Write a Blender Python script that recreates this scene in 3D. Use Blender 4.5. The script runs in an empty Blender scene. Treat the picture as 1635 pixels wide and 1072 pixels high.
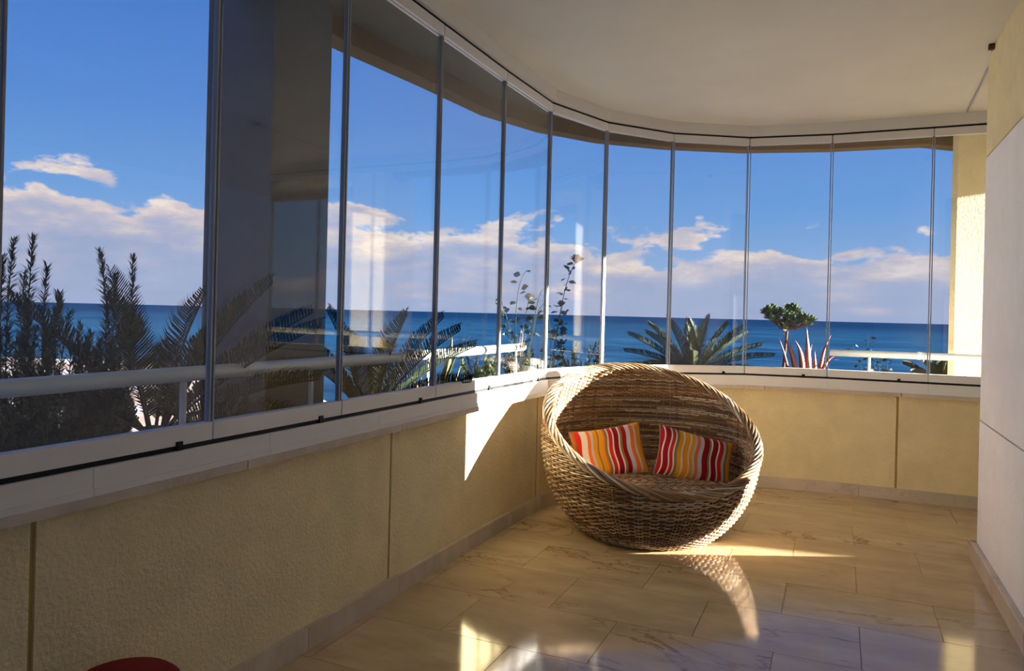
import bpy, math, random
import numpy as np
random.seed(7); rng = np.random.default_rng(7)
S = bpy.context.scene; COL = S.collection
PI = math.pi
# ------------------------------------------------------------------ camera
FPX, W, H, EYE = 1180.0, 1635, 1072, 1.17
yaw = math.atan(523 / FPX); roll = math.radians(1.4); HY = 501.0
fw = np.array([-math.sin(yaw), math.cos(yaw), 0]); rt = np.array([math.cos(yaw), math.sin(yaw), 0]); up = np.array([0, 0, 1.0])
cr = rt * math.cos(roll) + up * math.sin(roll); cu = -rt * math.sin(roll) + up * math.cos(roll)
cam = bpy.data.cameras.new('camera'); co = bpy.data.objects.new('camera', cam); COL.objects.link(co)
from mathutils import Matrix, Vector
m = Matrix.Identity(4)
for i in range(3):
    m[i][0] = cr[i]; m[i][1] = cu[i]; m[i][2] = -fw[i]
m[2][3] = EYE
co.matrix_world = m
cam.sensor_width = 36; cam.lens = FPX / W * 36; cam.shift_y = -(H / 2 - HY) / W; cam.clip_start = .05; cam.clip_end = 200000
S.camera = co
def ray(x, y):
    d = fw * FPX + cr * (x - W / 2) - cu * (y - HY); return d / FPX
def at_depth(x, y, c): return np.array([0, 0, EYE]) + ray(x, y) * c
def at_y(x, y, Y):
    r = ray(x, y); return np.array([0, 0, EYE]) + r * (Y / r[1])
def at_x(x, y, X):
    r = ray(x, y); return np.array([0, 0, EYE]) + r * (X / r[0])
# ------------------------------------------------------------------ view, sun
vs = S.view_settings; vs.view_transform = 'Standard'; vs.look = 'None'; vs.gamma = 1; vs.use_curve_mapping = False; vs.exposure = 0.0
S.cycles.transparent_max_bounces = 32; S.cycles.max_bounces = 10; S.cycles.diffuse_bounces = 7
SUN_AZ = (1.0, 0.484); SUN_EL = math.radians(9.6)
sl = bpy.data.lights.new('sun', 'SUN'); sl.energy = 98; sl.color = (1, .89, .76); sl.angle = math.radians(.5)
so = bpy.data.objects.new('sun', sl); COL.objects.link(so)
_h = math.hypot(*SUN_AZ)
sdir = Vector((SUN_AZ[0] / _h * math.cos(SUN_EL), SUN_AZ[1] / _h * math.cos(SUN_EL), math.sin(SUN_EL)))
so.rotation_euler = sdir.to_track_quat('Z', 'Y').to_euler(); so.location = (6, 6, 6)
# ------------------------------------------------------------------ world: clear blue sky over a bank of cumulus
def srgb(r, g, b):
    return tuple(((c / 255) / 12.92 if c / 255 <= .04045 else ((c / 255 + .055) / 1.055) ** 2.4) for c in (r, g, b)) + (1,)
class NT:
    def __init__(s, tree): s.t = tree; s.n = tree.nodes; s.l = tree.links
    def new(s, typ, **kw):
        n = s.n.new(typ)
        for k, v in kw.items(): setattr(n, k, v)
        return n
    def put(s, sock, v):
        if isinstance(v, bpy.types.NodeSocket): s.l.new(v, sock)
        else: sock.default_value = v
    def math(s, op, a, b=0.0, c=0.0, clamp=False):
        n = s.new('ShaderNodeMath', operation=op, use_clamp=clamp); s.put(n.inputs[0], a); s.put(n.inputs[1], b); s.put(n.inputs[2], c); return n.outputs[0]
    def mix(s, f, a, b, bt='MIX'):
        n = s.new('ShaderNodeMix', data_type='RGBA', blend_type=bt); s.put(n.inputs[0], f); s.put(n.inputs[6], a); s.put(n.inputs[7], b); return n.outputs[2]
    def noise(s, vec, scale, detail=4, rough=.5, dist=0.0):
        n = s.new('ShaderNodeTexNoise'); s.put(n.inputs['Vector'], vec); n.inputs['Scale'].default_value = scale; n.inputs['Detail'].default_value = detail
        n.inputs['Roughness'].default_value = rough; n.inputs['Distortion'].default_value = dist; return n.outputs['Fac']
    def ramp(s, f, stops, interp='LINEAR'):
        n = s.new('ShaderNodeValToRGB'); n.color_ramp.interpolation = interp; e = n.color_ramp.elements
        while len(e) < len(stops): e.new(1)
        for i, (p, c) in enumerate(stops): e[i].position = p; e[i].color = c
        s.put(n.inputs[0], f); return n.outputs[0]
    def step(s, v, lo, hi):
        n = s.new('ShaderNodeMapRange', interpolation_type='SMOOTHSTEP'); s.put(n.inputs[0], v); s.put(n.inputs[1], lo); s.put(n.inputs[2], hi); return n.outputs[0]
    def comb(s, x, y, z):
        n = s.new('ShaderNodeCombineXYZ'); s.put(n.inputs[0], x); s.put(n.inputs[1], y); s.put(n.inputs[2], z); return n.outputs[0]
world = bpy.data.worlds.new('sky'); S.world = world; world.use_nodes = True
wt = NT(world.node_tree); wt.n.clear()
tc = wt.new('ShaderNodeTexCoord'); sp = wt.new('ShaderNodeSeparateXYZ'); wt.l.new(tc.outputs['Generated'], sp.inputs[0])
az = wt.math('ARCTAN2', sp.outputs[0], sp.outputs[1]); el = wt.math('ARCSINE', sp.outputs[2])
sky = wt.ramp(wt.math('MULTIPLY', el, 1.0, clamp=True), [(0, srgb(176, 190, 222)), (.05, srgb(150, 184, 228)), (.14, srgb(112, 164, 228)), (.24, srgb(88, 144, 222)), (.42, srgb(66, 120, 206)), (.9, srgb(44, 92, 180))])
top = wt.math('ADD', wt.math('MULTIPLY', wt.math('SINE', wt.math('ADD', az, .33)), -.062), .110)
vec = wt.comb(wt.math('MULTIPLY', az, 5.0), wt.math('MULTIPLY', el, 11.0), 1.3)
n1 = wt.noise(vec, 1.6, 12, .56, .15)
n2 = wt.noise(wt.comb(wt.math('MULTIPLY', az, 5.0), wt.math('MULTIPLY', el, 16.0), 8.7), 2.4, 9, .6)
n3 = wt.noise(wt.comb(wt.math('MULTIPLY', az, 3.0), wt.math('MULTIPLY', el, 26.0), 4.1), 1.5, 6, .55)
edge = wt.math('ADD', top, wt.math('MULTIPLY', wt.math('SUBTRACT', n1, .5), .26))
mask = wt.step(wt.math('SUBTRACT', edge, el), -.002, .014)
depth = wt.math('DIVIDE', wt.math('SUBTRACT', edge, el), .085, clamp=True)          # 0 at the tops
lit = wt.math('SUBTRACT', wt.math('ADD', wt.math('MULTIPLY', n2, 1.8), -.18), wt.math('MULTIPLY', depth, .58), clamp=True)
ccol = wt.ramp(lit, [(0, srgb(160, 172, 208)), (.35, srgb(186, 188, 212)), (.6, srgb(222, 208, 210)), (.85, srgb(252, 236, 224))])
low = wt.step(el, .10, .015)
body = wt.mix(wt.math('MULTIPLY', low, wt.step(n3, .70, .36)), ccol, srgb(164, 180, 216))
sk = wt.mix(wt.math('MULTIPLY', mask, .95), sky, body)
sk = wt.mix(wt.step(el, -.001, -.004), sk, srgb(70, 110, 150))
bg = wt.new('ShaderNodeBackground'); wt.put(bg.inputs[0], sk); bg.inputs[1].default_value = 1.0
wo = wt.new('ShaderNodeOutputWorld'); wt.l.new(bg.outputs[0], wo.inputs[0])
# ------------------------------------------------------------------ materials
MATS = {}
def mat(name, col, rough=.6, spec=.5, metal=0.0, bump=None, vary=None, coat=0, attr=None, trans=0):
    """bump=(scale,dist,detail); vary=(scale,amount)"""
    M = bpy.data.materials.new(name); M.use_nodes = True; t = NT(M.node_tree); p = t.n['Principled BSDF']
    c = srgb(*col); p.inputs['Roughness'].default_value = rough; p.inputs['Specular IOR Level'].default_value = spec; p.inputs['Metallic'].default_value = metal
    tcn = t.new('ShaderNodeTexCoord'); vec = tcn.outputs['Object']
    src = None
    if attr:
        a = t.new('ShaderNodeVertexColor', layer_name=attr); src = a.outputs[0]
    if vary:
        f = t.noise(vec, vary[0], 5, .6); dark = tuple(x * (1 - vary[1]) for x in c[:3]) + (1,); lite = tuple(min(1, x * (1 + vary[1])) for x in c[:3]) + (1,)
        v = t.mix(t.step(f, .3, .7), dark, lite)
        src = t.mix(.5, src, v, 'MULTIPLY') if src is not None else v
    if src is not None: t.l.new(src, p.inputs['Base Color'])
    else: p.inputs['Base Color'].default_value = c
    if bump:
        b = t.new('ShaderNodeBump'); b.inputs['Strength'].default_value = 1; b.inputs['Distance'].default_value = bump[1]
        t.l.new(t.noise(vec, bump[0], bump[2] if len(bump) > 2 else 3, .55), b.inputs['Height']); t.l.new(b.outputs[0], p.inputs['Normal'])
    if coat: p.inputs['Coat Weight'].default_value = coat; p.inputs['Coat Roughness'].default_value = .05
    MATS[name] = M; return M
mat('cream_stucco', (230, 216, 172), .85, .2, bump=(75, .006, 3), vary=(6, .05))
mat('white_stucco', (238, 238, 238), .85, .2, bump=(90, .003, 3), vary=(5, .03))
mat('groove', (190, 168, 104), .9, .1)
mat('ceiling_paint', (218, 217, 210), .9, .1, vary=(2.2, .03), bump=(40, .001))
mat('soffit_shade_tone', (120, 118, 104), .9, .1, vary=(3, .06))  # grey-olive tone: shade under the outer slab put into the colour
mat('fascia_brown', (118, 96, 66), .9, .1, vary=(5, .1))
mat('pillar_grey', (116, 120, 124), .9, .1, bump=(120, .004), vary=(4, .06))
mat('white_alu', (226, 226, 226), .35, .5)
mat('black_rubber', (10, 10, 11), .6, .3)
mat('grey_seal', (150, 155, 160), .3, .5)
mat('rail_paint', (205, 208, 200), .35, .5)
mat('steel_pin', (170, 172, 176), .3, .5, metal=.8)
mat('leaf_dark', (34, 46, 26), .6, .15, vary=(9, .3))
mat('leaf_rosemary', (38, 58, 38), .7, .15, vary=(12, .3))
mat('leaf_grey', (84, 96, 66), .7, .2, vary=(14, .3))
mat('leaf_rose', (40, 54, 30), .5, .4, vary=(10, .3))
mat('leaf_jade', (52, 72, 32), .4, .5, vary=(12, .3))
mat('leaf_yellow', (120, 110, 48), .5, .4, vary=(10, .25))
mat('aloe_red', (128, 60, 42), .5, .4, vary=(8, .25))
mat('bark', (88, 66, 46), .9, .1, bump=(40, .01), vary=(20, .3))
mat('rose_red', (120, 12, 18), .6, .3, vary=(15, .3))
mat('rose_pale', (150, 140, 116), .6, .3, vary=(15, .1))
mat('rose_faded', (84, 60, 40), .7, .2, vary=(15, .2))
mat('flower_red', (150, 40, 50), .6, .3)
mat('soil', (84, 66, 48), .95, .1, bump=(30, .02))
mat('wicker', (255, 255, 255), .55, .35, attr='Col', vary=(60, .25))
mat('wicker_core', (58, 42, 28), .8, .1)
mat('red_fabric', (122, 18, 18), .8, .2, bump=(200, .001))
mat('dark_red_rim', (70, 10, 12), .8, .2)
def marble(name, base, vein, rough, amt, scale=1.6):
    M = bpy.data.materials.new(name); M.use_nodes = True; t = NT(M.node_tree); p = t.n['Principled BSDF']
    tcn = t.new('ShaderNodeTexCoord'); oi = t.new('ShaderNodeObjectInfo')
    va = t.new('ShaderNodeVectorMath', operation='ADD'); t.l.new(tcn.outputs['Object'], va.inputs[0])
    vm = t.new('ShaderNodeVectorMath', operation='SCALE'); t.l.new(oi.outputs['Location'], vm.inputs[0]); vm.inputs['Scale'].default_value = 1.0
    t.l.new(vm.outputs[0], va.inputs[1])
    rot = t.new('ShaderNodeMapping'); t.l.new(va.outputs[0], rot.inputs[0]); rot.inputs['Rotation'].default_value = (0, 0, .5); rot.inputs['Scale'].default_value = (1, 2.4, 1)
    t.l.new(t.comb(t.math('MULTIPLY', oi.outputs['Random'], .8), t.math('MULTIPLY', oi.outputs['Random'], 2.0), 0), rot.inputs['Location'])
    v = rot.outputs[0]
    n = t.noise(v, scale, 9, .62, .6); ridge = t.math('ABSOLUTE', t.math('SUBTRACT', n, .5))
    gate = t.step(t.noise(v, .9, 3, .5), .46, .66)
    veinm = t.math('MULTIPLY', t.step(ridge, .022, .0), gate)
    cloud = t.noise(v, 3.0, 6, .6)
    c1 = t.mix(t.step(cloud, .3, .72), tuple(x * .82 for x in srgb(*base)[:3]) + (1,), tuple(min(1, x * 1.12) for x in srgb(*base)[:3]) + (1,))
    tint = t.mix(t.math('MULTIPLY', oi.outputs['Random'], .35), c1, tuple(a * b for a, b in zip(srgb(*base)[:3], (.86, .80, .70))) + (1,))
    t.l.new(t.mix(t.math('MULTIPLY', veinm, amt), tint, srgb(*vein)), p.inputs['Base Color'])
    rr = t.math('ADD', t.math('MULTIPLY', t.noise(v, 7, 4, .6), .07), rough - .03); t.l.new(rr, p.inputs['Roughness'])
    p.inputs['Specular IOR Level'].default_value = .62
    MATS[name] = M
marble('floor_marble', (192, 170, 134), (128, 82, 44), .085, .75)
marble('trim_marble', (206, 194, 178), (140, 112, 88), .3, .5, 4)
marble('sill_marble', (202, 192, 180), (140, 120, 104), .4, .4, 6)
def glass_mat():
    M = bpy.data.materials.new('pane_glass'); M.use_nodes = True; t = NT(M.node_tree); t.n.clear()
    g = t.new('ShaderNodeNewGeometry'); d = t.new('ShaderNodeVectorMath', operation='DOT_PRODUCT'); t.l.new(g.outputs['Incoming'], d.inputs[0]); t.l.new(g.outputs['Normal'], d.inputs[1])
    c = t.math('SUBTRACT', 1.0, t.math('ABSOLUTE', d.outputs['Value']), clamp=True)
    F = t.math('ADD', t.math('MULTIPLY', t.math('POWER', c, 5.0), .95), .04, clamp=True)
    tr = t.new('ShaderNodeBsdfTransparent'); tr.inputs[0].default_value = (.975, .985, .985, 1)
    gl = t.new('ShaderNodeBsdfGlossy'); gl.inputs['Roughness'].default_value = 0.0; gl.inputs['Color'].default_value = (1, 1, 1, 1)
    mx = t.new('ShaderNodeMixShader'); t.put(mx.inputs[0], F); t.l.new(tr.outputs[0], mx.inputs[1]); t.l.new(gl.outputs[0], mx.inputs[2])
    o = t.new('ShaderNodeOutputMaterial'); t.l.new(mx.outputs[0], o.inputs[0]); MATS['glass'] = M
glass_mat()
def sea_mat():
    M = bpy.data.materials.new('sea_water'); M.use_nodes = True; t = NT(M.node_tree); p = t.n['Principled BSDF']
    g = t.new('ShaderNodeNewGeometry'); mp = t.new('ShaderNodeMapping'); t.l.new(g.outputs['Position'], mp.inputs[0]); mp.inputs['Scale'].default_value = (.35, 1, 1); mp.inputs['Rotation'].default_value = (0, 0, -.25)
    v = mp.outputs[0]
    n = t.noise(v, .10, 8, .62); n2 = t.noise(v, .012, 5, .55)
    ln = t.new('ShaderNodeVectorMath', operation='LENGTH'); t.l.new(g.outputs['Position'], ln.inputs[0])
    far = t.step(ln.outputs['Value'], 150.0, 2500.0)
    c = t.mix(t.step(t.math('ADD', t.math('MULTIPLY', n, .6), t.math('MULTIPLY', n2, .4)), .36, .64), srgb(10, 36, 66), srgb(26, 62, 94))
    c = t.mix(far, c, srgb(8, 32, 62))
    cap = t.math('MULTIPLY', t.step(t.noise(v, .22, 6, .7), .715, .74), t.step(ln.outputs['Value'], 900.0, 300.0))
    t.l.new(t.mix(cap, c, srgb(235, 238, 245)), p.inputs['Base Color'])
    p.inputs['Roughness'].default_value = .6; p.inputs['Specular IOR Level'].default_value = 0.0
    MATS['sea'] = M
sea_mat()
def sand_mat():
    M = bpy.data.materials.new('wet_sand'); M.use_nodes = True; t = NT(M.node_tree); p = t.n['Principled BSDF']
    g = t.new('ShaderNodeNewGeometry')
    n = t.noise(g.outputs['Position'], .05, 7, .6, .4)
    t.l.new(t.ramp(n, [(.30, srgb(165, 167, 178)), (.46, srgb(140, 140, 154)), (.54, srgb(124, 108, 98)), (.7, srgb(108, 90, 76))]), p.inputs['Base Color']); p.inputs['Roughness'].default_value = .7
    MATS['sand'] = M
sand_mat()
def stripe_mat(name, stops):
    M = bpy.data.materials.new(name); M.use_nodes = True; t = NT(M.node_tree); p = t.n['Principled BSDF']
    a = t.new('ShaderNodeUVMap', uv_map='UVMap'); s_ = t.new('ShaderNodeSeparateXYZ'); t.l.new(a.outputs[0], s_.inputs[0])
    tot = sum(w for w, _ in stops); x = 0; rs = []
    for w_, c in stops: rs.append((x / tot, srgb(*c))); x += w_
    t.l.new(t.ramp(s_.outputs[0], rs, 'CONSTANT'), p.inputs['Base Color']); p.inputs['Roughness'].default_value = .8; p.inputs['Specular IOR Level'].default_value = .2
    tcn = t.new('ShaderNodeTexCoord'); b = t.new('ShaderNodeBump'); b.inputs['Distance'].default_value = .004; t.l.new(t.noise(tcn.outputs['Object'], 22, 4, .6), b.inputs['Height']); t.l.new(b.outputs[0], p.inputs['Normal'])
    MATS[name] = M
RD, DR, OR, YE, WH, GY, OL = (206, 40, 26), (150, 14, 24), (236, 118, 40), (232, 160, 36), (226, 220, 214), (196, 196, 204), (136, 122, 72)
stripe_mat('stripes_a', [(2, OR), (3, OL), (8, RD), (9, WH), (5, OR), (3, GY), (6, YE), (2, OL), (7, YE), (2, OR), (3, OL), (2, WH), (5, RD), (2, WH), (7, DR), (2, WH), (3, OL), (6, DR), (6, GY), (6, OR), (3, GY), (7, YE), (3, OR)])
stripe_mat('stripes_b', [(4, DR), (2, WH), (8, DR), (2, WH), (5, RD), (2, WH), (4, OL), (6, YE), (2, WH), (8, YE), (2, WH), (5, YE), (3, GY), (5, OR), (6, GY), (8, DR), (3, OL), (2, WH), (8, DR), (2, WH), (7, RD), (4, GY), (4, OL), (8, YE), (3, OR)])
# ------------------------------------------------------------------ builders
ORG = {}
def world_org(o): return ORG.get(o.name, np.zeros(3))
def tag(o, label=None, cat=None, group=None, kind=None):
    if label: o['label'] = label
    if cat: o['category'] = cat
    if group: o['group'] = group
    if kind: o['kind'] = kind
    return o
def thing(name, loc, label, cat, group=None, kind=None):
    o = bpy.data.objects.new(name, None); COL.objects.link(o); o.location = loc; o.empty_display_size = .05
    ORG[o.name] = np.array(loc, float); return tag(o, label, cat, group, kind)
def mk(name, V, F, material, parent=None, origin=None, smooth=False):
    """V in world coordinates; the origin goes to the bottom centre of the bounds"""
    V = np.asarray(V, float)
    if origin is None:
        lo, hi = V.min(0), V.max(0); origin = np.array([(lo[0] + hi[0]) / 2, (lo[1] + hi[1]) / 2, lo[2]])
    me = bpy.data.meshes.new(name); me.from_pydata((V - origin).tolist(), [], [tuple(f) for f in F]); me.update()
    if smooth: me.polygons.foreach_set('use_smooth', [True] * len(me.polygons))
    me.materials.append(MATS[material]); o = bpy.data.objects.new(name, me); COL.objects.link(o)
    po = np.zeros(3)
    if parent is not None: o.parent = parent; po = world_org(parent)
    o.location = tuple(origin - po); ORG[o.name] = np.array(origin, float)
    return o
def inst(name, data, loc, parent, rot=(0, 0, 0), scale=(1, 1, 1)):
    o = bpy.data.objects.new(name, data); COL.objects.link(o); po = np.zeros(3)
    if parent is not None: o.parent = parent; po = world_org(parent)
    o.location = tuple(np.array(loc, float) - po); o.rotation_euler = rot; o.scale = scale; ORG[o.name] = np.array(loc, float); return o
BOXF = [(0, 3, 2, 1), (4, 5, 6, 7), (0, 1, 5, 4), (1, 2, 6, 5), (2, 3, 7, 6), (3, 0, 4, 7)]
def boxv(x0, x1, y0, y1, z0, z1): return [(x0, y0, z0), (x1, y0, z0), (x1, y1, z0), (x0, y1, z0), (x0, y0, z1), (x1, y0, z1), (x1, y1, z1), (x0, y1, z1)]
def box(name, x0, x1, y0, y1, z0, z1, material, parent=None): return mk(name, boxv(x0, x1, y0, y1, z0, z1), BOXF, material, parent)
def cham(name, x0, x1, y0, y1, z0, z1, c, material, parent=None):
    """box with chamfered top edges"""
    V = boxv(x0, x1, y0, y1, z0, z1 - c) + boxv(x0 + c, x1 - c, y0 + c, y1 - c, z0, z1)[4:]
    F = [(0, 3, 2, 1), (8, 9, 10, 11)] + [(i, (i + 1) % 4, 4 + (i + 1) % 4, 4 + i) for i in range(4)] + [(4 + i, 4 + (i + 1) % 4, 8 + (i + 1) % 4, 8 + i) for i in range(4)]
    return mk(name, V, F, material, parent)
def prism(name, poly, z0, z1, material, parent=None):
    n = len(poly); V = [(x, y, z0) for x, y in poly] + [(x, y, z1) for x, y in poly]
    F = [tuple(range(n))[::-1], tuple(range(n, 2 * n))] + [(i, (i + 1) % n, n + (i + 1) % n, n + i) for i in range(n)]
    return mk(name, V, F, material, parent)
def offs(path, d):
    P = np.array(path, float); out = []
    for i in range(len(P)):
        t0 = P[i] - P[i - 1] if i else P[1] - P[0]; t1 = P[i + 1] - P[i] if i < len(P) - 1 else P[-1] - P[-2]
        t0 = t0 / np.linalg.norm(t0); t1 = t1 / np.linalg.norm(t1); n0 = np.array([-t0[1], t0[0]]); n1 = np.array([-t1[1], t1[0]]); b = n0 + n1
        out.append(P[i] + b * d / max(.2, (b @ n0)))
    return np.array(out)
def cum(path): P = np.array(path); return np.concatenate([[0], np.cumsum(np.linalg.norm(np.diff(P, axis=0), axis=1))])
def sub(path, s0, s1):
    P = np.array(path, float); c = cum(P); f = lambda s: np.array([np.interp(s, c, P[:, 0]), np.interp(s, c, P[:, 1])])
    return np.array([f(s0)] + [P[i] for i in range(len(P)) if s0 + 1e-4 < c[i] < s1 - 1e-4] + [f(s1)])
def strip(name, path, d0, d1, z0, z1, material, parent=None):
    a = offs(path, d0); b = offs(path, d1); n = len(a)
    V = [(*p, z0) for p in a] + [(*p, z0) for p in b] + [(*p, z1) for p in a] + [(*p, z1) for p in b]; F = []
    for i in range(n - 1):
        A, B, C, D = i, i + 1, n + i, n + i + 1
        F += [(A, B, D, C), (2 * n + A, 2 * n + C, 2 * n + D, 2 * n + B), (A, 2 * n + A, 2 * n + B, B), (C, D, 2 * n + D, 2 * n + C)]
    F += [(0, n, 3 * n, 2 * n), (n - 1, 3 * n - 1, 4 * n - 1, 2 * n - 1)]
    return mk(name, V, F, material, parent)
def frame_of(t):
    t = t / np.linalg.norm(t); a = np.array([0, 0, 1.0]) if abs(t[2]) < .9 else np.array([1.0, 0, 0]); u = np.cross(t, a); u /= np.linalg.norm(u); return u, np.cross(u, t)
def tubeg(pts, r, n=8, caps=True):
    P = np.array(pts, float); k = len(P); R = np.broadcast_to(np.array(r, float), (k,)); V = []; F = []
    for i in range(k):
        t = P[min(i + 1, k - 1)] - P[max(i - 1, 0)]; u, v = frame_of(t)
        for j in range(n): a = 2 * PI * j / n; V.append(P[i] + R[i] * (u * math.cos(a) + v * math.sin(a)))
    for i in range(k - 1):
        for j in range(n): F.append((i * n + j, i * n + (j + 1) % n, (i + 1) * n + (j + 1) % n, (i + 1) * n + j))
    if caps: F += [tuple(range(n))[::-1], tuple(range((k - 1) * n, k * n))]
    return V, F
def merge(parts):
    V, F = [], []
    for v, f in parts: b = len(V); V += list(v); F += [tuple(i + b for i in q) for q in f]
    return V, F
# ------------------------------------------------------------------ setting: glass line, floor, walls, ceiling
ZC = 2.52
G = [(-1.62, -2.6), (-1.62, -1.98), (-1.62, -1.39), (-1.62, -.80), (-1.62, -.21), (-1.62, .385), (-1.62, .985), (-1.62, 1.58), (-1.62, 2.175), (-1.62, 2.85), (-1.617, 3.52), (-1.60, 4.145), (-1.415, 4.69), (-1.07, 5.11), (-.60, 5.395), (-.07, 5.47), (.535, 5.475), (1.13, 5.475), (1.72, 5.52), (2.28, 5.66), (2.85, 5.85), (3.45, 6.02), (4.05, 6.14), (4.65, 6.23), (5.25, 6.28), (5.85, 6.30), (6.4, 6.30)]
GC = cum(G); sG = lambda i: GC[i]
XW, YW = .652, 4.33
# floor: a bed with a tile on it for each marble slab
fpoly = [tuple(p) for p in offs(G, .06)] + [(6.6, 6.3), (6.6, 4.2), (XW + .02, 4.2), (XW + .02, -2.7), (-1.68, -2.7)]
floor = prism('floor', fpoly, -.25, -.006, 'groove'); tag(floor, 'polished beige marble floor laid in staggered rows', 'floor', kind='structure')
TW, TD = .5645, .379; tile_mesh = {}
inner = offs(G, .034)
def inside(x, y):
    if y < YW: return inner[0][0] - .001 <= x <= XW
    poly = list(map(tuple, inner)) + [(6.5, 4.3), (-1.7, 4.0)]; c = False
    for i in range(len(poly)):
        (x1, y1), (x2, y2) = poly[i], poly[i - 1]
        if (y1 > y) != (y2 > y) and x < (x2 - x1) * (y - y1) / (y2 - y1) + x1: c = not c
    return c
def clip(poly, f):
    out = []
    for i in range(len(poly)):
        a, b = np.array(poly[i - 1]), np.array(poly[i]); fa, fb = f(a), f(b)
        if (fa >= 0) != (fb >= 0): out.append(a + (b - a) * fa / (fa - fb))
        if fb >= 0: out.append(b)
    return out
hull = list(map(tuple, inner))          # the glass line is convex on the left and far side
for row in range(-14, 9):
    y0 = 3.14 + row * TD; y1 = y0 + TD
    if y1 < -2.6: continue
    ox = .0945 if row % 2 else -.187
    if row in (-1,): ox = .0945
    for k in range(-4, 12):
        x0 = ox + k * TW; x1 = x0 + TW; g = .0012
        poly = [(x0 + g, y0 + g), (x1 - g, y0 + g), (x1 - g, y1 - g), (x0 + g, y1 - g)]
        for i in range(5, 18):
            a, b = np.array(hull[i]), np.array(hull[i + 1]); t = b - a; nn = np.array([t[1], -t[0]]); 
            if i < 16 and poly: poly = clip(poly, lambda p: (p - a) @ nn)
        if poly and y0 < YW - .01:
            if y1 > YW and x0 > XW: poly = clip(poly, lambda p: p[1] - YW - .002)
            elif y1 <= YW + .01 or x1 > XW > x0:
                if x1 > XW and y1 > YW + .02:
                    pass
                elif x1 > XW: poly = clip(poly, lambda p: XW - p[0])
        if x0 > 6 or len(poly) < 3: continue
        A = np.array(poly); ar = abs(np.sum(A[:, 0] * np.roll(A[:, 1], -1) - A[:, 1] * np.roll(A[:, 0], -1))) / 2
        if ar < .002: continue
        full = abs(ar - (TW - 2 * g) * (TD - 2 * g)) < 1e-4
        if x1 > 1.2 and row < 3: continue
        if full and 'm' in tile_mesh: inst('tile', tile_mesh['m'], (x0 + TW / 2, y0 + TD / 2, -.006), floor)
        else:
            o = prism('tile', [tuple(p) for p in A], -.006, 0, 'floor_marble', floor)
            if full: tile_mesh['m'] = o.data
# low wall under the glass: recessed core and cream panels between grooves
wall = strip('wall_left', G, .043, .22, 0, .688, 'groove'); tag(wall, 'low cream stucco parapet curving below the glazing', 'wall', kind='structure')
def s_at_y(y): return GC[0] + (y + 2.6)
sfar = GC[15] + (.364 + .07)
cuts = [0, s_at_y(-1.9), s_at_y(-.4), s_at_y(1.094), s_at_y(2.555), s_at_y(4.10), (s_at_y(4.10) + sfar) / 2, sfar, sfar + 1.5, sfar + 3.0, sfar + 4.5, GC[-1]]
for a, b in zip(cuts[:-1], cuts[1:]):
    strip('panel', sub(G, a + .007, b - .007), .035, .06, 0, .688, 'cream_stucco', wall)
base = thing('baseboard_left', (-1.64, 1, 0), 'pale marble skirting along the low wall', 'baseboard', kind='structure')
s = .12
while s < GC[-1] - .6:
    L = .565; strip('slab', sub(G, s + .001, s + L - .001), .016, .036, 0, .078, 'trim_marble', base); s += L
sill = thing('trim_1', (-1.64, 1, .688), 'thin grey marble sill on the low wall', 'sill', kind='structure'); s = .05
while s < GC[-1] - .8:
    strip('slab', sub(G, s + .0012, s + .848), -.018, .26, .688, .712, 'sill_marble', sill); s += .85
# right wall
wr = box('wall_right', XW + .012, 6.6, -2.6, YW - .012, 0, ZC, 'cream_stucco'); tag(wr, 'pale rendered wall of the flat with horizontal grooves', 'wall', kind='structure')
for z0, z1, mname in ((0, .690, 'white_stucco'), (.698, 2.002, 'white_stucco'), (2.010, ZC, 'cream_stucco')):
    box('panel', XW, XW + .014, -2.6, YW, z0, z1, mname, wr); box('panel', XW + .014, 6.6, YW - .014, YW, z0, z1, 'cream_stucco', wr)
bb = thing('baseboard_right', (XW, 2, 0), 'pale marble skirting at the foot of the right wall', 'baseboard', kind='structure')
y = YW + .02
while y > -2.5: cham('slab', XW - .028, XW, max(y - .60, -2.6) + .001, y - .001, 0, .085, .004, 'trim_marble', bb); y -= .60
x = XW - .028
box('slab', x + .001, .739, YW, YW + .02, 0, .085, 'trim_marble', bb); x = 1.662
while x < 6: box('slab', x + .001, x + .599, YW, YW + .02, 0, .085, 'trim_marble', bb); x += .6
mat('added_door_glass', (24, 26, 28), .12, .5); mat('added_door_frame', (84, 64, 46), .6, .3)
dr_ = thing('added_door', (1.2, YW + .03, 0), 'added dark door, unseen round the corner, dimming a reflection in the glazing', 'door', kind='structure')  # door added out of view to cut the sunlit wall's reflection in the panes
for q0, q1, h0, h1 in ((.74, .80, 0, 2.15), (1.60, 1.66, 0, 2.15), (.80, 1.60, 2.09, 2.15), (.80, 1.60, .0, .12)): box('frame', q0, q1, YW + .001, YW + .05, h0, h1, 'added_door_frame', dr_)
box('pane', .80, 1.60, YW + .015, YW + .03, .12, 2.09, 'added_door_glass', dr_)
wb = box('wall_back', -1.9, XW + .02, -2.8, -2.6, 0, ZC, 'cream_stucco'); tag(wb, 'cream end wall of the balcony behind the viewer', 'wall', kind='structure')
we = box('wall_end', 6.4, 6.6, YW, 6.6, 0, ZC, 'cream_stucco'); tag(we, 'cream wall closing the far right end', 'wall', kind='structure')
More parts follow.
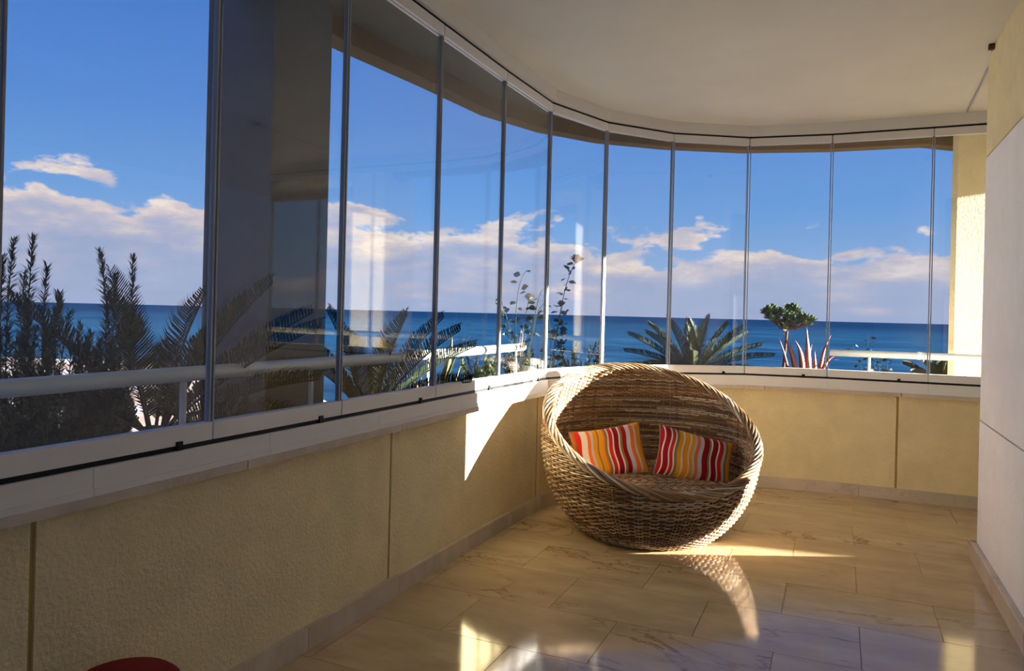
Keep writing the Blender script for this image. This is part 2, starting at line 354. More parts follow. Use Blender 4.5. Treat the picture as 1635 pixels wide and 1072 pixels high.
# ceiling, soffit outside the glass and its down-stand
cpoly = [tuple(p) for p in offs(G, .03)] + [(6.6, 6.3), (6.6, -2.8), (-1.65, -2.8)]
ceil = prism('ceiling', cpoly, ZC, ZC + .25, 'ceiling_paint'); tag(ceil, 'off-white painted ceiling curving with the glazing', 'ceiling', kind='structure')
OUT = [(-2.18, -2.8), (-2.18, 2.4), (-2.17, 2.95), (-2.09, 3.60), (-2.03, 4.25), (-1.86, 4.75), (-1.59, 5.16), (-1.19, 5.50), (-.67, 5.79), (-.09, 5.93), (.55, 5.97), (.95, 6.3), (1.5, 6.75), (2.4, 6.85), (4.6, 6.95), (6.6, 7.0)]
inn = [tuple(p) for p in offs(G, .031)]
sof = prism('trim_2', OUT + inn[::-1], ZC + .02, ZC + .25, 'soffit_shade_tone'); tag(sof, 'shaded underside of the roof slab outside the glass', 'soffit', kind='structure')
fas = strip('trim_3', OUT, 0, .12, 2.445, ZC + .25, 'fascia_brown'); tag(fas, 'brown edge beam along the curved roof slab', 'fascia', kind='structure')
# tracks
hd = strip('trim_4', G, -.022, .055, 2.449, ZC, 'white_alu'); tag(hd, 'white aluminium head track under the ceiling', 'track', kind='structure')
strip('gap', G, .004, .03, 2.437, 2.449, 'black_rubber', hd)
tr = thing('trim_5', (-1.62, 1, .712), 'white aluminium bottom track on the marble sill', 'track', kind='structure')
i = 0; s = .0
edges = [0] + [GC[k] + (.22 if k < 11 else 0) for k in range(2, len(G) - 1, 2 if False else 1)] + [GC[-1]]
for a, b in zip(edges[:-1], edges[1:]):
    p = sub(G, a + .0008, b - .0008)
    strip('track_section', p, -.010, .055, .728, .779, 'white_alu', tr); strip('track_section', p, -.014, .06, .712, .7285, 'white_alu', tr)
strip('gap', G, .002, .03, .779, .792, 'black_rubber', tr)
# panes
for i in range(5, len(G) - 1):
    a, b = np.array(G[i]), np.array(G[i + 1]); t = (b - a) / np.linalg.norm(b - a); p = [a + t * .003, b - t * .003]; L = np.linalg.norm(b - a)
    o = thing('window_%d' % (i - 4), (*((a + b) / 2), .792), 'frameless glass leaf number %d along the glazing' % (i - 4), 'window', kind='structure')
    tag(o, 'frameless folding glass leaf with white top and bottom rails', group='glass leaves of the glazing')
    strip('pane', [p[0] + t * .008, p[1] - t * .006], .012, .022, .842, 2.389, 'glass', o)
    br_ = strip('bottom_rail', p, .001, .034, .792, .842, 'white_alu', o); strip('top_rail', p, .001, .034, 2.389, 2.437, 'white_alu', o)
    strip('seal', [p[0], p[0] + t * .006], .008, .026, .842, 2.389, 'grey_seal', o); strip('seal', [p[1] - t * .006, p[1]], .008, .026, .842, 2.389, 'grey_seal', o)
    q = a + t * (L * (.80 if i < 12 else .72)); strip('latch', [q - t * .009, q + t * .009], -.006, .004, .780, .803, 'black_rubber', br_)
# cable on the ceiling by the right wall
def on_ceiling(x, y):
    r = ray(x, y); return np.array([0, 0, EYE]) + r * ((ZC - .004 - EYE) / r[2])
cp = [on_ceiling(*q) for q in ((1597, 72), (1586, 92), (1576, 112), (1562, 142), (1548, 170), (1539, 187))]
cp = [np.array([min(p[0], XW - .012) if p[1] < YW + .02 else p[0], min(p[1], 5.42), ZC - .006]) for p in cp]
cb = thing('cable', tuple(cp[0]), 'thin grey cable fixed to the ceiling above the right wall corner', 'cable')
v, f = tubeg(cp, .005, 8); mk('cord', v, f, 'grey_seal', cb)
box('clip', cp[0][0] - .014, cp[0][0] + .010, cp[0][1] - .03, cp[0][1], ZC - .024, ZC - .001, 'bark', cb)
# ------------------------------------------------------------------ outside: pillars, railing, planter, sea, beach
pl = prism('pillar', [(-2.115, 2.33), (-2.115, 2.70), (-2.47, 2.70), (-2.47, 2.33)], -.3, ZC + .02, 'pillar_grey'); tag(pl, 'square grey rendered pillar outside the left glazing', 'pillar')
pr = prism('pillar', [(.735, 5.98), (1.355, 6.312), (1.15, 6.75), (.80, 6.62), (.703, 6.0)], -.3, ZC + .02, 'cream_stucco'); tag(pr, 'cream stucco pillar lit by the sun beside the right wall', 'pillar')
def railing(pts, posts, joints, label, bands):
    o = thing('railing', (pts[0][0], pts[0][1], .3), label, 'railing'); z = .945
    v, f = tubeg([(x, y, z) for x, y in pts], .025, 20); mk('handrail', v, f, 'rail_paint', o, smooth=True)
    e = np.array(pts[-1]) if bands else np.array(pts[0])
    for j in joints: v, f = tubeg([(*np.array(j[0]), z), (*np.array(j[1]), z)], .0265, 20); mk('collar', v, f, 'rail_paint', o)
    for p in posts: v, f = tubeg([(p[0], p[1], .3), (p[0], p[1], z - .02)], .011, 10); mk('post', v, f, 'rail_paint', o, smooth=True)
    for q in (pts[0], pts[-1]):
        V = []; F = []; n = 16
        for a in range(5):
            for b in range(n):
                th = a / 4 * PI / 2; V.append((q[0] + .025 * math.cos(th) * math.cos(2 * PI * b / n), q[1] + .025 * math.cos(th) * math.sin(2 * PI * b / n), z + .025 * math.sin(th) * 0))
    return o
RX = -1.96
railing([(RX, -2.5), (RX, 1.0), (RX, 4.62)], [(RX, 1.78), (RX, 2.42), (RX, 3.35), (RX, 4.5), (RX, .2), (RX, -1.2)], [((RX, 2.045), (RX, 2.075)), ((RX, 4.38), (RX, 4.395))], 'white tubular handrail outside the left glazing', True)
railing([(-.06, 5.83), (1.5, 5.85), (3.2, 6.30), (4.6, 6.55), (6.3, 6.6)], [(.20, 5.83), (1.4, 5.85), (2.9, 6.22)], [((.50, 5.8355), (.52, 5.836))], 'white tubular handrail crossing in front of the cream pillar', True)
plant = strip('trim_6', G, .23, 1.95, -.3, .30, 'soil'); tag(plant, 'planting bed outside the low wall', 'planter', kind='structure')
SEA = -14.0
V = [(-60000, -60000, SEA), (60000, -60000, SEA), (60000, 90000, SEA), (-60000, 90000, SEA)]
sea = mk('sea', V, [(0, 1, 2, 3)], 'sea', origin=np.array([0, 100., SEA])); tag(sea, 'open blue sea running to the horizon', 'sea', kind='structure')
def on_sea(x, y, z=SEA + .15):
    r = ray(x, y); t = (z - EYE) / r[2]; q = r * t; return (q[0], q[1])
shore = [(-400, 240), on_sea(-200, 566), on_sea(60, 572), on_sea(200, 577), on_sea(290, 584), on_sea(420, 606), on_sea(520, 640), on_sea(600, 690)]
bp = shore + [(-10, 55), (-10, 20), (-400, -60)]
beach = prism('beach', bp, SEA - 1, SEA + .15, 'sand'); tag(beach, 'pale sandy beach with washed foam below the balcony', 'beach', kind='structure')
# surf line
sf = [np.array(p) for p in shore[:7]]
def ground(x, y): return .30
# --- plant builders
def leaflet_frond(L, n, ll, droop, fold=.45, wid=.0068):
    """feather frond along +Y, arching down; returns V,F"""
    V = []; F = []; pts = []
    for i in range(n + 1):
        t = i / n; pts.append(np.array([0, L * t * (1 - .10 * droop * t), L * droop * (-.55 * t * t)]))
    tv, tf = tubeg(pts[::max(1, n // 8)] + [pts[-1]], np.linspace(.007, .002, len(pts[::max(1, n // 8)]) + 1), 5); V += list(tv); F += list(tf)
    for i in range(int(n * .12), n + 1):
        t = i / n; p = pts[i]; prof = min(1, .35 + 2.6 * (t - .1)) * (1 if t < .7 else 1 - .62 * (t - .7) / .3); l = ll * prof
        fwd = .55 + .5 * t
        for sg in (-1, 1):
            d = np.array([sg * math.cos(fwd), math.sin(fwd), fold + .12 * random.uniform(-1, 1)]); d /= np.linalg.norm(d)
            tip = p + d * l + np.array([0, 0, -.12 * l]); w = np.array([0, wid * (.9 + .3 * random.random()), .0]); mid = p + d * l * .55 + np.array([0, 0, .012])
            b = len(V); V += [p - w * .5, p + w * .5, mid + w * .55, mid - w * .55, tip]; F += [(b, b + 1, b + 2, b + 3), (b + 3, b + 2, b + 4)]
    return np.array(V), F
frond_cache = {}
def frond_mesh(L, droop, ll, var, material):
    k = (round(L, 2), round(droop, 2), round(ll, 3), var, material)
    if k not in frond_cache:
        V, F = leaflet_frond(L, 56, ll, droop); me = bpy.data.meshes.new('frond'); me.from_pydata(V.tolist(), [], F); me.materials.append(MATS[material]); frond_cache[k] = me
    return frond_cache[k]
def cycad(base, crown_z, fronds, label, material='leaf_dark', tr=.085, group=None, ll=.125):
    """fronds: (azimuth deg from +X, elevation deg, length, droop)"""
    o = thing('sago_palm', tuple(base), label, 'plant', group)
    n = 10; V = []; F = []
    hs = np.linspace(base[2], crown_z, 9)
    for i, h in enumerate(hs):
        for j in range(n):
            a = 2 * PI * j / n; r = tr * (1 + .16 * (-1) ** (i + j)) * (1 if i < 8 else .5); V.append((base[0] + r * math.cos(a), base[1] + r * math.sin(a), h))
    for i in range(8):
        for j in range(n): F.append((i * n + j, i * n + (j + 1) % n, (i + 1) * n + (j + 1) % n, (i + 1) * n + j))
    F.append(tuple(range(8 * n, 9 * n))); mk('trunk', V, F, 'bark', o)
    for q, (azd, eld, L, dr) in enumerate(fronds):
        me = frond_mesh(L, dr, ll, q % 3, material); a = math.radians(azd)
        f = inst('frond', me, (base[0] + .03 * math.cos(a), base[1] + .03 * math.sin(a), crown_z - .02), o, (math.radians(eld), 0, a - PI / 2))
    for c in o.children:
        if c.name.startswith('frond'): c['kind'] = 'stuff'
    return o
def img_fronds(spec, spread=20):
    """spec: (image angle from straight up in deg, + to the right; length; droop; toward viewer deg)"""
    out = []
    for ang, L, dr, tw in spec:
        a = math.radians(ang); d = rt * math.sin(a) * math.cos(math.radians(tw)) + up * math.cos(a) * math.cos(math.radians(tw)) - fw * math.sin(math.radians(tw))
        out.append((math.degrees(math.atan2(d[1], d[0])), math.degrees(math.asin(max(-1, min(1, d[2])))) + 12 * dr, L, dr))
    return out
def needle_branch(pts, n, nl, w):
    P = np.array(pts); k = len(P); V, F = tubeg(P, np.linspace(.004, .0015, k), 5); V = list(V); F = list(F)
    c = cum(P); L = c[-1]
    for i in range(n):
        s_ = L * (.06 + .94 * (i + random.random()) / n); p = np.array([np.interp(s_, c, P[:, j]) for j in range(3)])
        i0 = min(k - 2, int(np.searchsorted(c, s_) - 1)); t = P[i0 + 1] - P[i0]; t /= np.linalg.norm(t); u, v = frame_of(t); a = random.uniform(0, 2 * PI)
        o = u * math.cos(a) + v * math.sin(a); f = .62 if s_ < L * .9 else 1.3; d = o + t * f; d /= np.linalg.norm(d); l = nl * random.uniform(.7, 1.15) * (1 if s_ < .9 * L else .75)
        sd = np.cross(d, t); sd /= np.linalg.norm(sd) + 1e-9; b = len(V); V += [p, p + d * l * .5 + sd * w, p + d * l, p + d * l * .5 - sd * w]; F += [(b, b + 1, b + 2, b + 3)]
    return V, F
def rosemary(name, base, branches, label, material='leaf_rosemary', nl=.044, w=.0026, dens=420, group=None, cat='shrub'):
    """branches: (tip xyz)"""
    o = thing(name, tuple(base), label, cat, group)
    for tip in branches:
        tip = np.array(tip); b0 = np.array(base) + np.array([random.uniform(-.06, .06), random.uniform(-.06, .06), 0]); mid = (b0 * .55 + tip * .45) + np.array([random.uniform(-.04, .04), random.uniform(-.04, .04), .0]); mid[2] = b0[2] + (tip[2] - b0[2]) * .55
        t_ = np.linspace(0, 1, 9)[:, None]; P = (1 - t_) ** 2 * b0 + 2 * t_ * (1 - t_) * mid + t_ ** 2 * tip
        L = np.linalg.norm(tip - b0); V, F = needle_branch(P, int(dens * L), nl, w); mk('branch', V, F, material, o)['kind'] = 'stuff'
    return o
def toward(px, py, depth): return at_depth(px, py, depth)
# rosemary shrubs at far left
def ros_from_px(basepx, depth, tips, label, **kw):
    b = at_depth(basepx, 700, depth); b[2] = .30
    br = [at_depth(x, y, depth + random.uniform(-.12, .18)) for x, y in tips]
    return rosemary('rosemary', b, br, label, **kw)
def fill(x0, x1, y0, y1, n): return [(random.uniform(x0, x1), random.uniform(y0, y1)) for _ in range(n)]
ros_from_px(50, 2.55, [(22, 385), (52, 380), (5, 410), (75, 425), (-25, 400), (38, 440), (-50, 470)] + fill(-60, 100, 460, 690, 40), 'tall dark rosemary shrub at the left edge, its two spires highest', dens=640)
ros_from_px(175, 2.75, [(160, 402), (212, 412), (185, 440), (172, 470), (205, 500), (190, 520)] + fill(125, 215, 510, 695, 30), 'dark rosemary shrub with forked spires beside the leftmost sago palm', dens=640)
ros_from_px(105, 2.65, [(92, 470), (112, 500), (128, 520), (75, 530), (140, 540)] + fill(40, 185, 540, 700, 44), 'lower rosemary shrub between the two tall ones', dens=640)
ros_from_px(390, 2.55, [(372, 640), (392, 632), (405, 650), (360, 655)] + fill(345, 415, 645, 680, 5), 'small rosemary sprig at the foot of the grey pillar', dens=640)
# sago palms
b1 = at_depth(246, 690, 2.70); cz1 = b1[2] + .02; b1[2] = .30
cycad(b1, cz1, img_fronds([(-36, .66, .3, 10), (-24, .74, .25, -20), (-3, .56, .25, 20), (6, .55, .35, -10), (24, .58, .3, -4), (32, .72, .3, 8), (42, .70, .35, -5), (50, .74, .3, 8), (62, .64, .4, 6), (72, .55, .5, 8), (-58, .55, .5, 20), (-70, .5, .6, -10), (84, .50, .4, -8), (15, .42, .3, -12), (-15, .45, .3, -40)]), 'dark sago palm behind the handrail in front of the grey pillar', tr=.07)
b2 = at_depth(588, 668, 3.58); cz2 = b2[2] + .03; b2[2] = .30
cycad(b2, cz2, img_fronds([(-14, .55, .3, 0), (-6, .5, .2, 30), (14, .55, .3, 10), (26, .60, .35, -10), (36, .62, .4, 10), (46, .62, .4, -15), (58, .52, .5, 10), (-30, .5, .4, 10), (-45, .45, .5, -20), (4, .5, .4, -40)]), 'dark sago palm behind the handrail just past the grey pillar', tr=.08)
b3 = at_depth(1106, 592, 6.35); cz3 = b3[2] + .01; b3[2] = .30
cycad(b3, cz3, img_fronds([(-82, .62, .25, 10), (-68, .58, .3, -10), (-56, .62, .2, 0), (-48, .58, .2, 20), (-36, .55, .2, -15), (-24, .52, .15, 10), (-12, .46, .2, 25), (-2, .46, .15, -10), (8, .50, .15, 10), (16, .46, .2, -20), (28, .50, .15, 5), (38, .56, .2, 15), (50, .60, .2, -10), (62, .62, .25, 0), (70, .66, .3, 10), (80, .5, .3, 20), (-20, .4, .3, 55), (20, .4, .3, -60), (-75, .45, .4, -40)]), 'wide sago palm with stiff fronds behind the wicker chair', tr=.09, ll=.115)
b4 = at_depth(1500, 606, 6.55); cz4 = b4[2] - .03; b4[2] = .30
cycad(b4, cz4, img_fronds([(-75, .36, .5, 0), (-60, .34, .4, 20), (-45, .32, .4, -20), (-30, .26, .4, 10), (-15, .24, .3, -10), (0, .23, .3, 10), (14, .23, .3, -20), (30, .24, .4, 0), (45, .25, .4, 15), (60, .26, .4, -10)]), 'low dark sago palm partly hidden by the cream pillar', tr=.08, ll=.10)
# agave with upright yellow leaves
def blade(pts, w0, material, parent, thick=.012):
    P = np.array(pts); k = len(P); V = []; F = []
    for i in range(k):
        t = P[min(i + 1, k - 1)] - P[max(i - 1, 0)]; t /= np.linalg.norm(t); s_ = np.cross(t, fw); s_ /= np.linalg.norm(s_); nn = np.cross(s_, t); w = w0 * (1 - (i / (k - 1)) ** 1.6) * (.8 + .4 * math.sin(PI * min(1, i / (k - 1) + .25))) + .001
        V += [P[i] - s_ * w, P[i] - nn * thick * (1 - i / k), P[i] + s_ * w, P[i] + nn * thick * .4 * (1 - i / k)]
    for i in range(k - 1):
        for j in range(4): F.append((i * 4 + j, i * 4 + (j + 1) % 4, i * 4 + 4 + (j + 1) % 4, i * 4 + 4 + j))
    F += [(0, 3, 2, 1), (4 * k - 4, 4 * k - 3, 4 * k - 2, 4 * k - 1)]
    return mk('leaf', V, F, material, parent, smooth=True)
def curve_px(pts, depth, n=9):
    P = np.array([at_depth(x, y, depth) for x, y in pts]); c = np.linspace(0, 1, len(P)); t = np.linspace(0, 1, n)
    # quadratic-ish smoothing through linear interpolation then averaging
    Q = np.array([[np.interp(u, c, P[:, j]) for j in range(3)] for u in t])
    for _ in range(2): Q[1:-1] = (Q[:-2] + 2 * Q[1:-1] + Q[2:]) / 4
    return Q
ag = at_depth(712, 665, 4.5); ag[2] = .30; o = thing('agave', tuple(ag), 'agave with upright yellow-lit leaves behind the handrail', 'plant')
for pts, w in (([(700, 670), (706, 620), (720, 560), (722, 538)], .028), ([(712, 670), (722, 620), (735, 585)], .026), ([(690, 670), (668, 625), (655, 598)], .022), ([(684, 670), (676, 640), (672, 600)], .018), ([(696, 670), (692, 640), (690, 590)], .018), ([(704, 670), (712, 600), (735, 552), (752, 536)], .010), ([(680, 668), (662, 650), (640, 640)], .02), ([(650, 668), (642, 640), (640, 610)], .015)):
    blade(curve_px(pts, 4.45 + random.uniform(-.1, .1)), w, 'leaf_yellow' if w > .011 else 'leaf_dark', o)
# grey-green low shrubs
def bush(pxs, depth, label, material='leaf_grey', y=(565, 620), n=60, **kw):
    cx = sum(pxs) / 2; b = at_depth(cx, 640, depth); b[2] = .30
    br = [at_depth(random.uniform(*pxs), random.uniform(*y), depth + random.uniform(-.25, .25)) for _ in range(n)]
    return rosemary('lavender', b, br, label, material, .034, .0040, 420, **kw)
bush((735, 800), 4.75, 'grey-green bushy shrub at the free end of the left handrail', y=(567, 610))
bush((805, 872), 5.12, 'grey-green bushy shrub below the rose stems', y=(558, 606))
bush((885, 965), 5.6, 'low dark shrub left of the wide sago palm, behind the chair', 'leaf_rose', y=(548, 590), n=26)
# roses
leaf_me = None
def leaf_data(material, L=.042, W_=.015):
    V = [(0, 0, 0), (W_, L * .35, .003), (W_ * .9, L * .65, .003), (0, L, 0), (-W_ * .9, L * .65, .003), (-W_, L * .35, .003), (0, L * .5, -.002)]
    me = bpy.data.meshes.new('leaf'); me.from_pydata(V, [], [(0, 1, 6), (1, 2, 6), (2, 3, 6), (3, 4, 6), (4, 5, 6), (5, 0, 6)]); me.materials.append(MATS[material]); return me
def rose_head(c, r, material, parent):
    V = []; F = []
    for ring, (n, rr, tilt) in enumerate(((3, .35, .2), (4, .6, .5), (5, .85, .9), (6, 1.0, 1.25))):
        for k in range(n):
            a0 = 2 * PI * (k + .5 * ring) / n; b = len(V); g = 5
            for i in range(g):
                for j in range(g):
                    u = i / (g - 1); v_ = j / (g - 1) - .5; a = a0 + v_ * 2.6 / n * 2.2; h = math.sin(u * PI * .55) * math.cos(tilt * .75) * 1.5 * r - .55 * r + .0; rad = rr * r * (math.sin(u * PI * .5) ** .7) * (1 - .18 * abs(v_) * 2) + .15 * r * tilt * u * u
                    V.append((c[0] + rad * math.cos(a), c[1] + rad * math.sin(a), c[2] + h - .12 * r * abs(v_ * 2) ** 2))
            for i in range(g - 1):
                for j in range(g - 1): F.append((b + i * g + j, b + i * g + j + 1, b + (i + 1) * g + j + 1, b + (i + 1) * g + j))
    return mk('flower', V, F, material, parent, smooth=True)
def rose_bush(stems, depth, basepx, label, heads, leafmat='leaf_rose', nleaf=(8, 16)):
    b = at_depth(basepx, 620, depth); b[2] = .30; o = thing('rose_bush', tuple(b), label, 'plant'); me = leaf_data(leafmat)
    for pts, nl in stems:
        nl = int(nl * 1.5)
        Q = curve_px(pts, depth + random.uniform(-.08, .08), 10); Q = np.vstack([[Q[0][0], Q[0][1], .30], Q]) if Q[0][2] > .32 else Q
        v, f = tubeg(Q, np.linspace(.004, .0018, len(Q)), 6); stm = mk('stem', v, f, 'leaf_rose', o)
        c = cum(Q); L = c[-1]
        for i in range(nl):
            s_ = L * (1 - (.66 * (i + .3 * random.random()) / nl)); p = np.array([np.interp(s_, c, Q[:, j]) for j in range(3)]); a = random.uniform(0, 2 * PI)
            off = np.array([math.cos(a), math.sin(a), random.uniform(-.1, .5)]) * random.uniform(.004, .03)
            inst('leaf', me, p + off, stm, (random.uniform(-.6, .9), random.uniform(-1.2, 1.2), a - PI / 2), (random.uniform(.8, 1.5),) * 3)
    for (x, y, r, mt) in heads: rose_head(at_depth(x, y, depth), r, mt, o)
    return o
rose_bush([([(882, 600), (890, 520), (900, 470), (908, 440), (919, 418)], 26), ([(880, 600), (886, 540), (898, 490)], 16), ([(884, 600), (896, 560), (900, 520), (893, 505)], 14), ([(878, 600), (880, 550), (876, 505)], 10)], 5.15, 883, 'tall rose with one dark red bloom at its tip', [(920, 415, .042, 'rose_red'), (896, 486, .030, 'rose_faded')])
rose_bush([([(822, 600), (822, 520), (826, 465), (834, 438), (842, 432)], 12), ([(822, 600), (820, 540), (806, 500), (800, 478)], 14), ([(828, 600), (832, 540), (846, 470)], 12), ([(830, 600), (846, 550), (858, 480), (866, 462)], 14), ([(824, 600), (812, 540), (804, 505)], 12), ([(834, 600), (850, 540), (856, 500), (868, 485)], 10)], 4.98, 825, 'rose bush with a pale bloom left of the tall red rose', [(845, 476, .036, 'rose_pale'), (826, 512, .022, 'rose_faded')])
rose_bush([([(1388, 612), (1386, 570), (1386, 535)], 12), ([(1398, 612), (1396, 585), (1395, 560)], 10), ([(1382, 612), (1376, 590), (1362, 552)], 7), ([(1412, 612), (1416, 590), (1419, 566)], 10), ([(1405, 612), (1404, 590), (1403, 575)], 8)], 6.1, 1395, 'thin sprigs with small leaves below the right handrail', [], nleaf=(5, 8))
# succulent tree
st = at_depth(1250, 640, 6.3); st[2] = .30; o = thing('succulent_tree', tuple(st), 'small tree with fleshy green leaf rosettes left of the red aloe', 'plant')
Q = curve_px([(1249, 615), (1251, 580), (1255, 545), (1257, 525)], 6.3, 8); Q = np.vstack([[Q[0][0], Q[0][1], .30], Q]); v, f = tubeg(Q, np.linspace(.013, .009, len(Q)), 8); mk('trunk', v, f, 'bark', o, smooth=True)
heads = [(1222, 496), (1234, 490), (1245, 500), (1258, 490), (1266, 488), (1274, 498), (1286, 505), (1296, 508), (1240, 508), (1254, 510), (1268, 510), (1228, 504), (1282, 512), (1248, 494), (1262, 500), (1290, 514), (1250, 520), (1236, 498), (1278, 505), (1258, 503), (1226, 492), (1270, 492)]
lm = leaf_data('leaf_jade', .042, .0085)
for hx, hy in heads:
    dp = 6.3 + random.uniform(-.12, .12); c = at_depth(hx, hy + 6, dp); v, f = tubeg([Q[-1], (Q[-1] + c) / 2 + np.array([0, 0, -.015]), c], [.008, .006, .004], 6); tw_ = mk('twig', v, f, 'bark', o)
    V = []; F = []
    for k in range(22):
        a = k * 2.4; e = .15 + 1.25 * (k / 22); d = np.array([math.cos(a) * math.cos(e), math.sin(a) * math.cos(e), math.sin(e)]); sd = np.array([-math.sin(a), math.cos(a), 0]); n_ = np.cross(sd, d); L = .068 * random.uniform(.8, 1.1); w = .011; b = len(V)
        V += [c, c + d * L * .45 + sd * w + n_ * .002, c + d * L * .8 + sd * w * .9, c + d * L, c + d * L * .8 - sd * w * .9, c + d * L * .45 - sd * w + n_ * .002, c + d * L * .5 - n_ * .006]
        F += [(b, b + 1, b + 6), (b + 1, b + 2, b + 6), (b + 2, b + 3, b + 6), (b + 3, b + 4, b + 6), (b + 4, b + 5, b + 6), (b + 5, b, b + 6), (b, b + 5, b + 4, b + 3, b + 2, b + 1)]
    mk('rosette', V, F, 'leaf_jade', tw_)['kind'] = 'stuff'
# red aloe
al = at_depth(1288, 640, 6.25); al[2] = .30; o = thing('aloe', tuple(al), 'reddish aloe with curved fleshy leaves right of the small tree', 'plant')
for pts, w in (([(1274, 615), (1268, 575), (1258, 548), (1250, 532)], .022), ([(1264, 615), (1256, 580), (1251, 560), (1244, 540)], .013), ([(1283, 615), (1280, 570), (1276, 555), (1269, 543)], .022), ([(1290, 615), (1290, 570), (1289, 545), (1288, 522)], .027), ([(1300, 615), (1301, 580), (1301, 560)], .020), ([(1305, 615), (1312, 572), (1318, 552), (1327, 535)], .016), ([(1308, 615), (1316, 580), (1327, 570), (1345, 562)], .018), ([(1294, 612), (1292, 565), (1295, 553), (1297, 550)], .008), ([(1272, 615), (1262, 590), (1252, 577)], .013)):
    blade(curve_px(pts, 6.22 + random.uniform(-.08, .08)), w, 'aloe_red', o, .016)
# low ground cover with small red flowers
for px, dp, lb in ((1000, 5.75, 'low flowering ground cover left of the wide sago palm'), (1205, 6.2, 'low ground cover between the sago palm and the small tree')):
    b = at_depth(px, 640, dp); b[2] = .30; br = [at_depth(px + random.uniform(-32, 32), random.uniform(580, 592) + (5 if px > 1100 else 0), dp + random.uniform(-.2, .2)) for _ in range(18)]
    o = rosemary('ground_cover', b, br, lb, 'leaf_rose', .03, .004, 160, cat='plant')
    for k in range(10): c = at_depth(px + random.uniform(-30, 30), random.uniform(583, 592) + (5 if px > 1100 else 0), dp - .1); rose_head(c, .010, 'flower_red', o)
# ------------------------------------------------------------------ wicker nest chair
CC = np.array([-.940, 4.012]); F_ANG = math.atan2(-fw[1], -fw[0]) + math.radians(10)      # opening faces the viewer, turned to his right
fd = np.array([math.cos(F_ANG), math.sin(F_ANG)])
PZ = np.array([0, .03, .08, .15, .24, .34, .45, .56, .66, .76, .85, .93, 1.0]); PR = np.array([.345, .385, .437, .490, .538, .568, .584, .588, .578, .552, .51, .45, .36])
tt = np.linspace(0, 1, len(PZ)); fine = np.linspace(0, 1, 200)
def smooth_prof():
    z = np.interp(fine, tt, PZ); r = np.interp(fine, tt, PR)
    for _ in range(60): z[1:-1] = (z[:-2] + 2 * z[1:-1] + z[2:]) / 4; r[1:-1] = (r[:-2] + 2 * r[1:-1] + r[2:]) / 4
    return z, r
pz, prr = smooth_prof(); pc = np.concatenate([[0], np.cumsum(np.hypot(np.diff(pz), np.diff(prr)))])
def prof(s_): return np.interp(s_, pc, pz), np.interp(s_, pc, prr)
CUT0, CUTS = .612, .535
def cutz(x, y): return CUT0 - CUTS * (x * fd[0] + y * fd[1])
PAL = np.array([srgb(*c)[:3] for c in ((196, 164, 122), (170, 134, 92), (212, 190, 156), (140, 108, 76), (182, 164, 142), (158, 120, 80), (222, 206, 180), (124, 102, 82))])
PALW = np.array([.2, .18, .15, .12, .13, .1, .06, .06])
chair = thing('wicker_chair', (CC[0], CC[1], 0), 'round woven wicker nest chair holding two striped cushions', 'chair')
def weave_mesh(name, d_off, s0, s1, zmin=None):
    NS = 84; PER = 4; N = NS * PER; pitch = .0122; Vs = []; Fs = []; Cs = []; base = 0
    ang = np.arange(N) * 2 * PI / N; rows = np.arange(s0, s1, pitch)
    for ri, s_ in enumerate(rows):
        z, r = prof(s_); z2, r2 = prof(s_ + .004); tz, trd = (z2 - z), (r2 - r); l = math.hypot(tz, trd); tz /= l; trd /= l; nr, nz = tz, -trd     # outward normal in (r,z)
        r0 = r - d_off * nr; z0 = z - d_off * nz
        if zmin is not None and z0 < zmin: continue
        wob = .0042 * np.cos(ang * NS / 2 + PI * (ri % 2)) + rng.normal(0, .0005, N)
        hgt = .0058; th = .0032
        ring = []
        for (a_, b_) in ((-hgt, 0), (0, th), (hgt, 0), (0, -th)):
            rr = r0 + nr * (wob + b_) + trd * a_; zz = z0 + nz * (wob + b_) + tz * a_
            ring.append(np.stack([rr * np.cos(ang), rr * np.sin(ang), zz * np.ones(N)], 1))
        ring = np.stack(ring, 1)                                       # N,4,3
        ok = ring[:, :, 2].max(1) < cutz(ring[:, 0, 0], ring[:, 0, 1]) - .004
        if not ok.any(): continue
        cols = np.zeros((N, 3)); i = rng.integers(-20, 0)
        while i < N:
            L = rng.integers(14, 70); c = PAL[rng.choice(len(PAL), p=PALW)] * rng.uniform(.8, 1.15); cols[max(0, i):i + L] = c; i += L
        j = np.arange(N); jn = (j + 1) % N; keep = ok & ok[jn]
        for k in range(4):
            k2 = (k + 1) % 4; q = np.stack([base + j * 4 + k, base + jn * 4 + k, base + jn * 4 + k2, base + j * 4 + k2], 1)[keep]; Fs.append(q); Cs.append(np.repeat(cols[keep], 1, 0))
        Vs.append(ring.reshape(-1, 3)); base += N * 4
    # stakes
    for a in range(NS):
        th_ = (a + .0) * 2 * PI / NS; pts = []
        for s_ in np.arange(s0, s1, .02):
            z, r = prof(s_); z2, r2 = prof(s_ + .004); l = math.hypot(z2 - z, r2 - r); nr, nz = (z2 - z) / l, -(r2 - r) / l; rr = r - d_off * nr; zz = z - d_off * nz
            if zmin is not None and zz < zmin: continue
            p = (rr * math.cos(th_), rr * math.sin(th_), zz)
            if zz < cutz(p[0], p[1]) - .006: pts.append(p)
        if len(pts) < 3: continue
        v, f = tubeg(pts, .0034, 5, False); Vs.append(np.array(v)); f = np.array(f) + base; Fs.append(f); c = PAL[rng.choice(len(PAL), p=PALW)] * .85; Cs.append(np.tile(c, (len(f), 1))); base += len(v)
    return np.concatenate(Vs), np.concatenate(Fs), np.concatenate(Cs)
